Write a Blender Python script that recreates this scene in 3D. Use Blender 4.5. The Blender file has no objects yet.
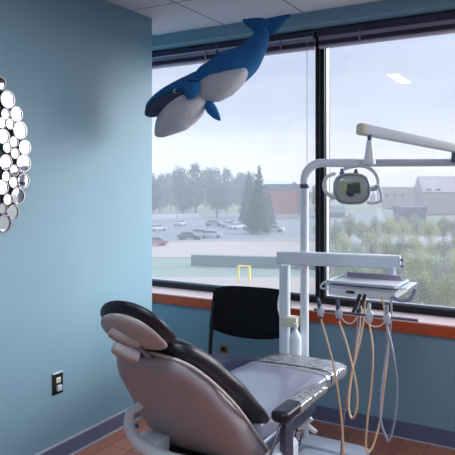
import bpy, bmesh, math, random
from mathutils import Vector, Matrix
R = random.Random(7)
S = bpy.context.scene
COL = S.collection
PI = math.pi
V = Vector
CAMZ, F = 1.553, 600.0
FW = V((-math.sin(PI/6), math.cos(PI/6), 0)); RT = V((math.cos(PI/6), math.sin(PI/6), 0))

def at(px, py, d):
    """point seen at (px,py) at distance d along the view axis (455 frame, horizon at 185)"""
    return FW*d + RT*((px-227.5)/F*d) + V((0, 0, CAMZ+(185-py)/F*d))
K = 1.65
GZ = CAMZ-6.05*K
def gnd(px, py, z=GZ):
    return at(px, py, F*(CAMZ-z)/(py-185))

# ---------------------------------------------------------------- materials
def srgb(c):
    return tuple(((x/255)/12.92 if x/255 <= .04045 else ((x/255+.055)/1.055)**2.4) for x in c)
def mat(name, col, rough=.5, metal=0, spec=.5, coat=0, noise=0, nscale=8, bump=0, bscale=60, emit=None, es=1, sheen=0):
    m = bpy.data.materials.new(name); m.use_nodes = True
    nt = m.node_tree; b = nt.nodes['Principled BSDF']
    c = srgb(col)
    b.inputs['Base Color'].default_value = (*c, 1)
    b.inputs['Roughness'].default_value = rough
    b.inputs['Metallic'].default_value = metal
    b.inputs['Specular IOR Level'].default_value = spec
    b.inputs['Coat Weight'].default_value = coat
    b.inputs['Coat Roughness'].default_value = .1
    if sheen: b.inputs['Sheen Weight'].default_value = sheen
    tc = nt.nodes.new('ShaderNodeTexCoord')
    if noise:
        n = nt.nodes.new('ShaderNodeTexNoise'); n.inputs['Scale'].default_value = nscale; n.inputs['Detail'].default_value = 4
        nt.links.new(tc.outputs['Object'], n.inputs['Vector'])
        mx = nt.nodes.new('ShaderNodeMix'); mx.data_type = 'RGBA'
        mx.inputs[6].default_value = (*[x*(1-noise) for x in c], 1)
        mx.inputs[7].default_value = (*[min(1, x*(1+noise)) for x in c], 1)
        nt.links.new(n.outputs['Fac'], mx.inputs[0]); nt.links.new(mx.outputs[2], b.inputs['Base Color'])
    if bump:
        n = nt.nodes.new('ShaderNodeTexNoise'); n.inputs['Scale'].default_value = bscale; n.inputs['Detail'].default_value = 3
        nt.links.new(tc.outputs['Object'], n.inputs['Vector'])
        bp = nt.nodes.new('ShaderNodeBump'); bp.inputs['Strength'].default_value = bump; bp.inputs['Distance'].default_value = .01
        nt.links.new(n.outputs['Fac'], bp.inputs['Height']); nt.links.new(bp.outputs[0], b.inputs['Normal'])
    if emit:
        b.inputs['Emission Color'].default_value = (*srgb(emit), 1); b.inputs['Emission Strength'].default_value = es
    return m

M = {}
M['wall'] = mat('wall_paint', (129, 167, 186), .55, noise=.03, nscale=3, bump=.05, bscale=200)
M['base'] = mat('baseboard_vinyl', (104, 110, 140), .35)
M['basecap'] = mat('baseboard_cap', (190, 198, 212), .3)
M['wood_sill'] = mat('sill_oak', (192, 78, 32), .35, noise=.25, nscale=14, coat=.2)
M['sill_top'] = mat('sill_laminate', (240, 216, 216), .22, noise=.03)
M['black_frame'] = mat('black_aluminium', (14, 15, 24), .35, metal=.3)
M['alu'] = mat('aluminium_trim', (175, 180, 190), .35, metal=.6)
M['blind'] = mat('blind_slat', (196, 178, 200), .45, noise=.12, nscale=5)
M['blinddark'] = mat('blind_shadow_slat', (70, 62, 88), .45)  # darker copy of the blind colour, recess shade put into it
M['blindrail'] = mat('blind_rail', (150, 140, 160), .3, metal=.3)
M['cord'] = mat('cord_white', (200, 205, 215), .5)
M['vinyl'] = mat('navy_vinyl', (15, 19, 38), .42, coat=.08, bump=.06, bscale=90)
M['vinyl_sheen'] = mat('seat_vinyl_sheen', (142, 148, 168), .28, coat=.3, bump=.06, bscale=60)  # navy vinyl made pale, the window sheen is put into the colour
M['shell'] = mat('taupe_shell', (164, 160, 168), .38, noise=.03, nscale=2)
M['shell2'] = mat('warm_grey_plastic', (182, 174, 178), .45)
M['rim'] = mat('pale_shell_rim', (196, 190, 192), .3)
M['white'] = mat('dental_white', (222, 232, 242), .28, coat=.2)
M['white2'] = mat('cool_white_plastic', (206, 214, 228), .35)
M['cream'] = mat('cream_plastic', (224, 220, 205), .4)
M['blue_plastic'] = mat('blue_knob', (60, 90, 190), .35)
M['steel'] = mat('steel', (170, 175, 185), .25, metal=.9)
M['dsteel'] = mat('dark_steel', (84, 92, 116), .35, metal=.6)
M['tan_tube'] = mat('tan_tubing', (224, 192, 154), .4)
M['grey_tube'] = mat('grey_tubing', (150, 160, 184), .4)
M['white_tube'] = mat('white_tubing', (216, 214, 214), .4)
M['mauve_tube'] = mat('mauve_tubing', (150, 124, 134), .4)
M['blackp'] = mat('black_plastic', (12, 13, 18), .5)
M['guest'] = mat('black_upholstery', (8, 10, 20), .75, spec=.25, bump=.1, bscale=300)
M['guestseat'] = mat('navy_seat_upholstery', (58, 66, 100), .3, coat=.3)
M['whale_blue'] = mat('blue_plush', (30, 104, 168), .95, sheen=.0, noise=.25, nscale=22, bump=.5, bscale=160)
M['whale_dark'] = mat('dark_blue_lining', (58, 72, 98), .9, noise=.1)
M['whale_grey'] = mat('grey_plush', (190, 192, 204), .95, noise=.08, nscale=20, bump=.6, bscale=35)
M['mirror'] = mat('mirror_glass', (205, 205, 210), .03, metal=1)
M['mirror_rim'] = mat('mirror_rim_metal', (110, 106, 112), .22, metal=.9)
M['dark_backing'] = mat('dark_metal_backing', (28, 40, 52), .4, metal=.5)
M['brass'] = mat('tan_receptacle', (150, 130, 96), .45)
M['yellow'] = mat('yellow_reflector', (225, 200, 60), .3)
M['red'] = mat('red_wire', (180, 30, 30), .4)
M['fill_panel'] = mat('fill_diffuser', (240, 240, 240), .5, emit=(238, 243, 250), es=13)  # unseen fill panels, added to brighten the room
M['fill_panel2'] = mat('light_diffuser_small', (240, 240, 240), .5, emit=(238, 243, 250), es=7)

def node_mat(name):
    m = bpy.data.materials.new(name); m.use_nodes = True
    nt = m.node_tree; nt.nodes.clear()
    out = nt.nodes.new('ShaderNodeOutputMaterial')
    return m, nt, out
# window glass: mostly clear, slight translucent veil added to haze the view, mirror-like reflection growing at grazing angles
m, nt, out = node_mat('window_glass')
tr = nt.nodes.new('ShaderNodeBsdfTransparent'); tr.inputs[0].default_value = (.97, .98, 1, 1)
df = nt.nodes.new('ShaderNodeBsdfTranslucent'); df.inputs[0].default_value = (.85, .92, 1, 1)
gl = nt.nodes.new('ShaderNodeBsdfGlossy'); gl.inputs['Roughness'].default_value = .0
fr = nt.nodes.new('ShaderNodeFresnel'); fr.inputs['IOR'].default_value = 1.9
m1 = nt.nodes.new('ShaderNodeMixShader'); m1.inputs[0].default_value = .07
m2 = nt.nodes.new('ShaderNodeMixShader')
nt.links.new(tr.outputs[0], m1.inputs[1]); nt.links.new(df.outputs[0], m1.inputs[2])
nt.links.new(m1.outputs[0], m2.inputs[1]); nt.links.new(gl.outputs[0], m2.inputs[2]); nt.links.new(fr.outputs[0], m2.inputs[0])
nt.links.new(m2.outputs[0], out.inputs[0]); M['glass'] = m
# clear plastic film / clear lamp shield
def film(name, tint, base, bump, rough=.08):
    m, nt, out = node_mat(name)
    tr = nt.nodes.new('ShaderNodeBsdfTransparent'); tr.inputs[0].default_value = (*tint, 1)
    gl = nt.nodes.new('ShaderNodeBsdfGlossy'); gl.inputs['Roughness'].default_value = rough
    df = nt.nodes.new('ShaderNodeBsdfDiffuse'); df.inputs[0].default_value = (.8, .83, .88, 1)
    lw = nt.nodes.new('ShaderNodeLayerWeight'); lw.inputs[0].default_value = .35
    ma = nt.nodes.new('ShaderNodeMath'); ma.operation = 'MULTIPLY_ADD'; ma.inputs[1].default_value = .8; ma.inputs[2].default_value = base
    ma.use_clamp = True
    m0 = nt.nodes.new('ShaderNodeMixShader'); m0.inputs[0].default_value = .3 if bump else .08
    mx = nt.nodes.new('ShaderNodeMixShader')
    nt.links.new(tr.outputs[0], m0.inputs[1]); nt.links.new(df.outputs[0], m0.inputs[2])
    nt.links.new(lw.outputs['Fresnel'], ma.inputs[0]); nt.links.new(ma.outputs[0], mx.inputs[0])
    nt.links.new(m0.outputs[0], mx.inputs[1]); nt.links.new(gl.outputs[0], mx.inputs[2]); nt.links.new(mx.outputs[0], out.inputs[0])
    if bump:
        tc = nt.nodes.new('ShaderNodeTexCoord'); n = nt.nodes.new('ShaderNodeTexNoise'); n.inputs['Scale'].default_value = 13
        n.inputs['Distortion'].default_value = 1.6
        bp = nt.nodes.new('ShaderNodeBump'); bp.inputs['Strength'].default_value = bump; bp.inputs['Distance'].default_value = .03
        nt.links.new(tc.outputs['Object'], n.inputs[0]); nt.links.new(n.outputs['Fac'], bp.inputs['Height'])
        nt.links.new(bp.outputs[0], gl.inputs['Normal'])
    return m
M['film'] = film('clear_plastic_film', (.95, .96, .99), .16, .45)
M['shield'] = film('clear_lamp_shield', (.93, .97, .96), .02, 0)
m, nt, out = node_mat('milky_plastic')
df = nt.nodes.new('ShaderNodeBsdfDiffuse'); df.inputs[0].default_value = (.8, .84, .84, 1)
tl = nt.nodes.new('ShaderNodeBsdfTranslucent'); tl.inputs[0].default_value = (.8, .84, .84, 1); mx = nt.nodes.new('ShaderNodeMixShader')
nt.links.new(df.outputs[0], mx.inputs[1]); nt.links.new(tl.outputs[0], mx.inputs[2]); nt.links.new(mx.outputs[0], out.inputs[0]); M['milky'] = m

# ceiling tiles
m = mat('ceiling_tile', (196, 188, 202), .9); nt = m.node_tree; b = nt.nodes['Principled BSDF']
tc = nt.nodes.new('ShaderNodeTexCoord'); sp = nt.nodes.new('ShaderNodeSeparateXYZ'); nt.links.new(tc.outputs['Object'], sp.inputs[0])
def line_mask(nt, src, off, per, half):
    a = nt.nodes.new('ShaderNodeMath'); a.operation = 'SUBTRACT'; a.inputs[1].default_value = off; nt.links.new(src, a.inputs[0])
    p = nt.nodes.new('ShaderNodeMath'); p.operation = 'PINGPONG'; p.inputs[1].default_value = per/2; nt.links.new(a.outputs[0], p.inputs[0])
    c = nt.nodes.new('ShaderNodeMath'); c.operation = 'LESS_THAN'; c.inputs[1].default_value = half; nt.links.new(p.outputs[0], c.inputs[0])
    return c.outputs[0]
lx = line_mask(nt, sp.outputs[0], -2.17, .61, .006); ly = line_mask(nt, sp.outputs[1], 3.105, 1.22, .006)
mm = nt.nodes.new('ShaderNodeMath'); mm.operation = 'MAXIMUM'; nt.links.new(lx, mm.inputs[0]); nt.links.new(ly, mm.inputs[1])
mx = nt.nodes.new('ShaderNodeMix'); mx.data_type = 'RGBA'
mx.inputs[6].default_value = (*srgb((226, 222, 232)), 1); mx.inputs[7].default_value = (*srgb((138, 134, 150)), 1)
nt.links.new(mm.outputs[0], mx.inputs[0]); nt.links.new(mx.outputs[2], b.inputs['Base Color']); M['ceiling'] = m
# wood floor planks
m = mat('wood_floor', (170, 110, 80), .35, coat=.1); nt = m.node_tree; b = nt.nodes['Principled BSDF']
tc = nt.nodes.new('ShaderNodeTexCoord')
mp = nt.nodes.new('ShaderNodeMapping'); mp.inputs['Rotation'].default_value = (0, 0, PI/2); nt.links.new(tc.outputs['Object'], mp.inputs[0])
br = nt.nodes.new('ShaderNodeTexBrick'); br.inputs['Scale'].default_value = 1; br.inputs['Brick Width'].default_value = 1.1; br.inputs['Row Height'].default_value = .15
br.inputs['Mortar Size'].default_value = .002; br.inputs['Color1'].default_value = (*srgb((198, 122, 90)), 1); br.inputs['Color2'].default_value = (*srgb((178, 104, 76)), 1)
br.inputs['Mortar'].default_value = (*srgb((80, 45, 35)), 1); nt.links.new(mp.outputs[0], br.inputs[0])
n = nt.nodes.new('ShaderNodeTexNoise'); n.inputs['Scale'].default_value = 4; n.inputs['Detail'].default_value = 6
mp2 = nt.nodes.new('ShaderNodeMapping'); mp2.inputs['Scale'].default_value = (9, 1, 1); nt.links.new(tc.outputs['Object'], mp2.inputs[0]); nt.links.new(mp2.outputs[0], n.inputs[0])
mx = nt.nodes.new('ShaderNodeMix'); mx.data_type = 'RGBA'; mx.blend_type = 'OVERLAY'; mx.inputs[0].default_value = .5
nt.links.new(br.outputs[0], mx.inputs[6]); nt.links.new(n.outputs['Color'], mx.inputs[7])
hs = nt.nodes.new('ShaderNodeHueSaturation'); hs.inputs['Saturation'].default_value = .9; nt.links.new(mx.outputs[2], hs.inputs['Color'])
nt.links.new(hs.outputs[0], b.inputs['Base Color']); M['floor'] = m
# outdoor
M['asphalt'] = mat('asphalt', (104, 110, 120), .8, noise=.12, nscale=.15)
M['road'] = mat('pale_road', (122, 128, 138), .8, noise=.08, nscale=.1)
M['conc'] = mat('pale_concrete', (150, 140, 136), .8, noise=.06, nscale=.2)
M['grass'] = mat('grass_bank', (112, 128, 120), .95, noise=.25, nscale=.4)
M['field'] = mat('outdoor_field', (96, 106, 92), .95, noise=.2, nscale=.06)
M['hedgewall'] = mat('grey_green_wall', (86, 104, 108), .8, noise=.1, nscale=1)
M['far_leaf'] = mat('winter_branches', (84, 96, 104), .9, noise=.15, nscale=.5)
M['conifer'] = mat('conifer_needles', (62, 92, 98), .9, noise=.3, nscale=1)
M['spring'] = mat('spring_leaves', (150, 158, 108), .8, noise=.3, nscale=2)
M['spring2'] = mat('grey_green_leaves', (128, 140, 116), .8, noise=.3, nscale=2)
M['bark'] = mat('bark', (88, 86, 90), .9, noise=.2)
M['brick'] = mat('pink_brick', (140, 76, 84), .85, noise=.08, nscale=1)
M['roofgrey'] = mat('grey_roof', (70, 84, 98), .7)
M['roofpale'] = mat('pale_roof', (140, 134, 142), .7)
M['housewall'] = mat('house_siding', (130, 122, 128), .8)
M['darkglass'] = mat('dark_window', (70, 76, 98), .2)
M['carwhite'] = mat('car_white', (170, 172, 180), .3, coat=.4)
M['cardark'] = mat('car_green_grey', (52, 70, 76), .3, coat=.4)
M['carred'] = mat('car_dull_red', (120, 70, 82), .3, coat=.4)
M['cargrey'] = mat('car_silver', (120, 128, 140), .3, coat=.4)
M['tyre'] = mat('tyre', (40, 42, 48), .8)
M['post_yellow'] = mat('yellow_post', (226, 206, 84), .6)
M['hill'] = mat('far_hill', (140, 150, 172), .95, noise=.1, nscale=.02)

# ---------------------------------------------------------------- object helpers
def link(o, parent=None):
    COL.objects.link(o)
    if parent: o.parent = parent
    return o
def obj(name, bm, m, parent=None, smooth=True, world=True):
    """bm in world coords; if the parent sits elsewhere, vertices are shifted into its space"""
    me = bpy.data.meshes.new(name)
    bmesh.ops.recalc_face_normals(bm, faces=bm.faces)
    if parent and world:
        mw = Matrix.Identity(4); p = parent
        while p:
            mw = (Matrix.Translation(p.location) @ p.rotation_euler.to_matrix().to_4x4()) @ mw; p = p.parent
        bm.transform(mw.inverted())
    bm.to_mesh(me); bm.free()
    for mm in (m if isinstance(m, (list, tuple)) else [m]): me.materials.append(mm)
    if smooth:
        for p in me.polygons: p.use_smooth = True
        try: me.set_sharp_from_angle(angle=math.radians(38))
        except Exception: pass
    return link(bpy.data.objects.new(name, me), parent)
def tag(o, label, cat, group=None, kind=None):
    o['label'] = label; o['category'] = cat
    if group: o['group'] = group
    if kind: o['kind'] = kind
    return o
def thing(name, label, cat, loc=(0, 0, 0), rz=0, group=None):
    o = bpy.data.objects.new(name, None); link(o); o.location = loc; o.rotation_euler = (0, 0, rz)
    o.empty_display_size = .1
    return tag(o, label, cat, group)
def struct(name, bm, m, smooth=False):
    o = obj(name, bm, m, smooth=smooth); o['kind'] = 'structure'; return o
def B(): return bmesh.new()
def box(bm, lo, hi, bev=0, mi=0, seg=2, rot=None):
    """axis aligned box between lo and hi, optional matrix"""
    t = bmesh.new(); bmesh.ops.create_cube(t, size=1)
    c = [(a+b)/2 for a, b in zip(lo, hi)]; s = [abs(b-a) for a, b in zip(lo, hi)]
    t.transform(Matrix.Translation(c) @ Matrix.Diagonal((*s, 1)))
    if bev: bmesh.ops.bevel(t, geom=t.edges[:], offset=bev, segments=seg, profile=.5, affect='EDGES')
    if rot is not None: t.transform(rot)
    merge(bm, t, mi); return bm
def merge(bm, t, mi=0):
    vm = {v: bm.verts.new(v.co) for v in t.verts}
    for f in t.faces:
        try: nf = bm.faces.new([vm[v] for v in f.verts]); nf.material_index = mi
        except ValueError: pass
    t.free()
def smooth_path(pts, n=8):
    pts = [V(p) for p in pts]; out = []
    for i in range(len(pts)-1):
        p0 = pts[max(i-1, 0)]; p1 = pts[i]; p2 = pts[i+1]; p3 = pts[min(i+2, len(pts)-1)]
        for k in range(n):
            t = k/n
            out.append(.5*((2*p1)+(p2-p0)*t+(2*p0-5*p1+4*p2-p3)*t*t+(3*p1-p0-3*p2+p3)*t**3))
    out.append(pts[-1]); return out
def tube(bm, pts, r, seg=12, mi=0, cap=True, sm=0):
    if sm:
        if isinstance(r, (list, tuple)):
            rr = []
            for i in range(len(r)-1):
                for k in range(sm): rr.append(r[i]+(r[i+1]-r[i])*k/sm)
            rr.append(r[-1]); r = rr
        pts = smooth_path(pts, sm)
    pts = [V(p) for p in pts]
    if not isinstance(r, (list, tuple)): r = [r]*len(pts)
    t0 = (pts[1]-pts[0]).normalized()
    up = V((0, 0, 1)) if abs(t0.z) < .9 else V((1, 0, 0))
    a = t0.cross(up).normalized(); rings = []
    for i, p in enumerate(pts):
        t = (pts[min(i+1, len(pts)-1)]-pts[max(i-1, 0)]).normalized()
        a = (a-t*a.dot(t)).normalized(); b = t.cross(a)
        rings.append([bm.verts.new(p+(a*math.cos(2*PI*k/seg)+b*math.sin(2*PI*k/seg))*r[i]) for k in range(seg)])
    for i in range(len(rings)-1):
        for k in range(seg):
            f = bm.faces.new((rings[i][k], rings[i][(k+1) % seg], rings[i+1][(k+1) % seg], rings[i+1][k])); f.material_index = mi
    if cap:
        bm.faces.new(rings[0]).material_index = mi; bm.faces.new(rings[-1][::-1]).material_index = mi
    return bm
def lathe(bm, prof, c, axis=(0, 0, 1), seg=24, mi=0):
    """prof list of (r, h) along axis from c"""
    ax = V(axis).normalized(); a = ax.orthogonal().normalized(); b = ax.cross(a); c = V(c); rings = []
    for r, h in prof:
        rings.append([bm.verts.new(c+ax*h+(a*math.cos(2*PI*k/seg)+b*math.sin(2*PI*k/seg))*max(r, 1e-4)) for k in range(seg)])
    for i in range(len(rings)-1):
        for k in range(seg):
            bm.faces.new((rings[i][k], rings[i][(k+1) % seg], rings[i+1][(k+1) % seg], rings[i+1][k])).material_index = mi
    bm.faces.new(rings[0]).material_index = mi; bm.faces.new(rings[-1][::-1]).material_index = mi
    return bm
def loft(bm, secs, seg=28, mi=0, cap=True):
    """secs: (center, axisA, axisB, ra, rb_plus, rb_minus, exponent)"""
    rings = []
    for c, A, Bx, ra, rp, rm, e in secs:
        ring = []
        for k in range(seg):
            th = 2*PI*k/seg; x = math.cos(th); y = math.sin(th)
            sx = math.copysign(abs(x)**(2/e), x); sy = math.copysign(abs(y)**(2/e), y)
            ring.append(bm.verts.new(V(c)+A*(sx*ra)+Bx*(sy*(rp if sy > 0 else rm))))
        rings.append(ring)
    for i in range(len(rings)-1):
        for k in range(seg):
            bm.faces.new((rings[i][k], rings[i][(k+1) % seg], rings[i+1][(k+1) % seg], rings[i+1][k])).material_index = mi
    if cap:
        bm.faces.new(rings[0]).material_index = mi; bm.faces.new(rings[-1][::-1]).material_index = mi
    return bm
def interp(ks, t):
    """ks: list of (t, value...)"""
    for i in range(len(ks)-1):
        if t <= ks[i+1][0] or i == len(ks)-2:
            a, b = ks[i], ks[i+1]; u = (t-a[0])/(b[0]-a[0]); u = max(0, min(1, u)); u = u*u*(3-2*u)*.5+u*.5
            return [x+(y-x)*u for x, y in zip(a[1:], b[1:])]
def slab_loft(bm, path, wid, thp, thm, A, e=3.2, n=26, endr=.06, off=0, mi=0, seg=32, d0=1, d1=1):
    """cushion swept along path (list of points); A across; wid/thp/thm keyed [(t,v)]; rounded ends"""
    pts = smooth_path(path, 10); L = [0]
    for i in range(1, len(pts)): L.append(L[-1]+(pts[i]-pts[i-1]).length)
    T = L[-1]
    def P(s):
        s = max(0, min(T, s))
        for i in range(len(L)-1):
            if s <= L[i+1]: u = (s-L[i])/(L[i+1]-L[i]); return pts[i].lerp(pts[i+1], u), (pts[i+1]-pts[i]).normalized()
        return pts[-1], (pts[-1]-pts[-2]).normalized()
    ss = []
    for k in range(6): ss.append(endr*(1-math.cos(k/6*PI/2)))
    m = n
    for k in range(m+1): ss.append(endr+(T-2*endr)*k/m)
    for k in range(5, -1, -1): ss.append(T-endr*(1-math.cos(k/6*PI/2)))
    secs = []
    for s in ss:
        p, t = P(s); N = A.cross(t).normalized()
        if N.z < 0: N = -N
        k = 1
        q = s if s < endr else (T-s if s > T-endr else None)
        if q is not None:
            u = 1-q/endr; k = max(.0, 1-u**2.2)**.5; k = max(k, .05)
        tt = s/T
        w, = interp(wid, tt); a, = interp(thp, tt); b, = interp(thm, tt)
        wk = (1-(1-k)*min(1, endr/w))
        secs.append((p+N*off, A, N, max(w*wk, .004), a*k, b*k, e))
    return loft(bm, secs, seg=seg, mi=mi)

# ================================================================ ROOM
XL, YE, YW, H = -2.517, 3.319, 3.73, 2.7
XR, YB = 2.4, -1.9
XA = -3.35
YG = 3.96     # glass plane
f = struct('floor', box(B(), (XA, YB, -.1), (XR, YW, 0)), M['floor'])
c = struct('ceiling', box(B(), (XA, YB, H), (XR, YG+.15, H+.12)), M['ceiling'])
struct('wall_left', box(B(), (XA-.12, YB, 0), (XL, YE, H)), M['wall'])
struct('wall_alcove', box(B(), (XA-.12, YE, 0), (XA, YG+.15, H)), M['wall'])
struct('wall_right', box(B(), (XR, YB, 0), (XR+.12, YG+.15, H)), M['wall'])
struct('wall_back', box(B(), (XA-.12, YB-.12, 0), (XR+.12, YB, H)), M['wall'])
struct('wall_window_lower', box(B(), (XA, YW, 0), (XR, YG+.15, .665)), M['wall'])
struct('wall_window_header', box(B(), (XA, YW-.02, 2.618), (XR, YG+.15, H)), M['wall'])
# sill
b = box(B(), (XA, 3.70, .71), (XR, YG-.035, .729), .003)
struct('trim_1', b, M['sill_top'])
struct('trim_2', box(B(), (XA, 3.694, .655), (XR, 3.728, .722), .004), M['wood_sill'])
# baseboards with a pale cap line
def baseboard(name, lo, hi, ax, out):
    b = B(); box(b, lo, hi, .002)
    o = struct(name, b, [M['base'], M['basecap']])
    return o
b = B(); box(b, (XL, YB, .008), (XL+.012, YE, .092)); box(b, (XL, YB, .092), (XL+.013, YE, .1), mi=1); box(b, (XL, YB, 0), (XL+.022, YE, .009), mi=1)
struct('baseboard_left', b, [M['base'], M['basecap']])
b = B(); box(b, (XA, YW-.012, .008), (XR, YW, .1)); box(b, (XA, YW-.014, 0), (XR, YW, .008), mi=1)
struct('baseboard_window', b, [M['base'], M['basecap']])
b = B(); box(b, (XL-.6, YE, 0), (XL+.012, YE+.012, .1))
struct('baseboard_corner', b, M['base'])
# windows : panes between mullions
MX = [XA, -1.522, .32, XR]
wn = 0
b = B()
box(b, (XA, YG-.035, .729), (XR, YG+.06, .773), .003); box(b, (XA, YG-.03, 2.55), (XR, YG+.06, 2.607), .003)
for mx_ in MX[1:3]:
    box(b, (mx_-.034, YG-.045, .765), (mx_-.010, YG+.07, 2.56), .002); box(b, (mx_+.004, YG-.045, .765), (mx_+.032, YG+.07, 2.56), .002)
    box(b, (mx_-.012, YG-.02, .765), (mx_+.006, YG+.06, 2.56))
    box(b, (mx_+.033, YG-.02, .77), (mx_+.039, YG+.03, 2.56), mi=1)
    box(b, (mx_-.0095, YG-.03, .77), (mx_-.0065, YG-.018, 2.56), mi=1)
box(b, (XA, YG-.01, .773), (XR, YG+.02, .785), mi=1)
struct('trim_3', b, [M['black_frame'], M['alu']])
for i in range(3):
    b = box(B(), (MX[i]+.033, YG, .78), (MX[i+1]-.033, YG+.004, 2.56))
    # single sheet: keep only one face
    fs = [f_ for f_ in b.faces if abs(f_.calc_center_median().y-YG) > 1e-4]
    bmesh.ops.delete(b, geom=fs, context='FACES')
    struct('window_%d' % (i+1), b, M['glass'])

# ---------------------------------------------------------------- raised blinds
def blind(x0, x1, label, flag):
    t = thing('window_blind', label, 'blind', ((x0+x1)/2, YG-.09, 2.6), 0, 'raised blinds under the header')
    y = YG-.1
    obj('headrail', box(B(), (x0, y-.03, 2.562), (x1, y+.03, 2.604), .003), M['blinddark'], t, smooth=False)
    b = B()
    n = 8
    for k in range(n):
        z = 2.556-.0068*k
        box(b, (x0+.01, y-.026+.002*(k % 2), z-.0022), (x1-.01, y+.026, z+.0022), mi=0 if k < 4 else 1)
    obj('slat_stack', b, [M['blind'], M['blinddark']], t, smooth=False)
    obj('bottom_rail', box(B(), (x0+.01, y-.028, 2.485), (x1-.01, y+.028, 2.499), .003), M['blind'], t, smooth=False)
    xs = [x0+.3+k*.62 for k in range(int((x1-x0-.3)/.62)+1)]
    for x in xs:
        b = B(); box(b, (x-.008, y-.036, 2.49), (x+.008, y-.031, 2.565), .002)
        obj('ladder_clip', b, M['blindrail'], t, smooth=False)
    if flag:
        b = B(); box(b, (x0+.3, y-.036, 2.556), (x1-.01, y-.03, 2.566)); obj('highlight_strip', b, M['white2'], t, smooth=False)  # white strip stands in for the bright highlight line along the blind
        b = B(); tube(b, [(x1-.05, y-.035, 2.56), (x1-.052, y-.03, 1.7), (x1-.05, y-.03, .84)], .0022, 6, sm=3)
        obj('lift_cord', b, M['cord'], t)
blind(XA+.03, -1.53, 'raised dark mauve blind above the left window pane', True)
blind(-1.513, .285, 'raised dark mauve blind above the right window pane', False)

# ---------------------------------------------------------------- ceiling lights, wide ones added as unseen fill
for i, (x, y) in enumerate([(-1.62, 1.42), (-.5, .9), (1.3, -.7)]):
    t = thing('ceiling_light', 'narrow recessed ceiling light that shows as a streak reflected in the right window' if i == 0 else 'wide unseen ceiling fill light added over the open floor beside the dental chair', 'light', (x, y, H), 0, 'added ceiling fill lights' if i else None)
    hx, hy = (.085, .36) if i == 0 else (.30, .60)
    b = B()
    for lo, hi in (((x-hx, y-hy, H-.012), (x-hx+.02, y+hy, H)), ((x+hx-.02, y-hy, H-.012), (x+hx, y+hy, H)), ((x-hx+.02, y-hy, H-.012), (x+hx-.02, y-hy+.02, H)), ((x-hx+.02, y+hy-.02, H-.012), (x+hx-.02, y+hy, H))):
        box(b, lo, hi)
    obj('frame', b, M['white2'], t, smooth=False)
    obj('diffuser', box(B(), (x-hx+.02, y-hy+.02, H-.006), (x+hx-.02, y+hy-.02, H-.001)), M['fill_panel2' if i == 0 else 'fill_panel'], t, smooth=False)

# ---------------------------------------------------------------- outlets
def outlet_left():
    c = at(57.2, 383.5, 3.375); y, z = c.y, c.z
    t = thing('wall_outlet', 'black wall outlet with white receptacles low on the blue left wall', 'outlet', (XL, y, z))
    obj('cover_plate', box(B(), (XL, y-.037, z-.058), (XL+.008, y+.037, z+.058), .002), M['blackp'], t, smooth=False)
    for s in (-1, 1):
        b = B(); box(b, (XL+.006, y-.017, z+s*.021-.016), (XL+.013+(.012 if s < 0 else 0), y+.017, z+s*.021+.016), .004)
        rc = obj('receptacle' if s > 0 else 'plug_adapter', b, M['cream'] if s > 0 else M['white2'], t)
        if s > 0:
            b = B()
            for q in (-.006, .006): box(b, (XL+.0125, y+q-.001, z+.017), (XL+.0135, y+q+.001, z+.027))
            obj('slot', b, M['blackp'], rc, smooth=False)
    obj('top_edge', box(B(), (XL, y-.037, z+.058), (XL+.01, y+.037, z+.064), .001), M['white'], t, smooth=False)
outlet_left()
c = at(224, 349, YW/(.866-.003)); t = thing('wall_outlet', 'small tan outlet on the wall below the window behind the black chair', 'outlet', (c.x, YW, c.z))
obj('cover_plate', box(B(), (c.x-.035, YW-.007, c.z-.03), (c.x+.035, YW, c.z+.03), .002), M['brass'], t, smooth=False)
obj('receptacle', box(B(), (c.x-.02, YW-.011, c.z-.016), (c.x+.02, YW-.006, c.z+.016), .003), M['blackp'], t, smooth=False)

# ---------------------------------------------------------------- mirror wall art
def wallpt(px, py):
    r = (px-227.5)/F; d = -(XL+.03)/(.5-.866*r)
    return d*(.866+.5*r), CAMZ+(185-py)/F*d, d
circ = [(0, 83.2, 7), (7.4, 99.5, 9.3), (5.3, 114, 5.6), (16.3, 114, 7.9), (10, 124, 5.6), (1.5, 122.7, 5.8), (19.9, 130.3, 9.1), (3, 136.5, 7.9),
        (13.7, 141.7, 5.6), (24.6, 147.4, 7.9), (7, 147.5, 5.6), (14.9, 153.5, 5.5), (5.5, 162.4, 8.3), (23.4, 163.5, 9.3), (14.4, 170.4, 5.9), (6.0, 176.4, 5.6),
        (23.2, 180.9, 7.9), (13.4, 182.4, 5.9), (2, 187.2, 8.0), (17.8, 196.0, 9.0), (7.6, 199.5, 5.8), (2.6, 208.6, 5.6), (12.8, 212.4, 7.9), (3.9, 223.6, 9.3)]
mir = []
for px, py, r in circ:
    y, z, d = wallpt(px, py); mir.append((y, z, r*d/F))
cy, cz, RR = 1.67, 1.70, .53
yl = wallpt(-7, 150)[0]
for rad in (.045, .04, .03, .026):
    for k in range(900):
        a = R.uniform(0, 2*PI); q = RR*math.sqrt(R.random()); y = cy+q*math.cos(a); z = cz+q*math.sin(a)
        if len(mir) > 84: break
        if q < .16 or q+rad > RR: continue
        if y+rad > 2.09: continue
        if all((y-a_)**2+(z-b_)**2 > (rad+c_+.001)**2 for a_, b_, c_ in mir): mir.append((y, z, rad))
t = thing('mirror_wall_art', 'large round wall decoration made of many small round mirrors', 'mirror', (XL, cy, cz))
b = B()
for rr_ in (.27, .4, .5):
    tube(b, [(XL+.012, cy+rr_*math.cos(a*PI/24), cz+rr_*math.sin(a*PI/24)) for a in range(49)], .004, 6, cap=False)
for k in range(8):
    a = k*PI/4+.2; tube(b, [(XL+.010, cy+.17*math.cos(a), cz+.17*math.sin(a)), (XL+.010, cy+.53*math.cos(a), cz+.53*math.sin(a))], .004, 6)
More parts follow.
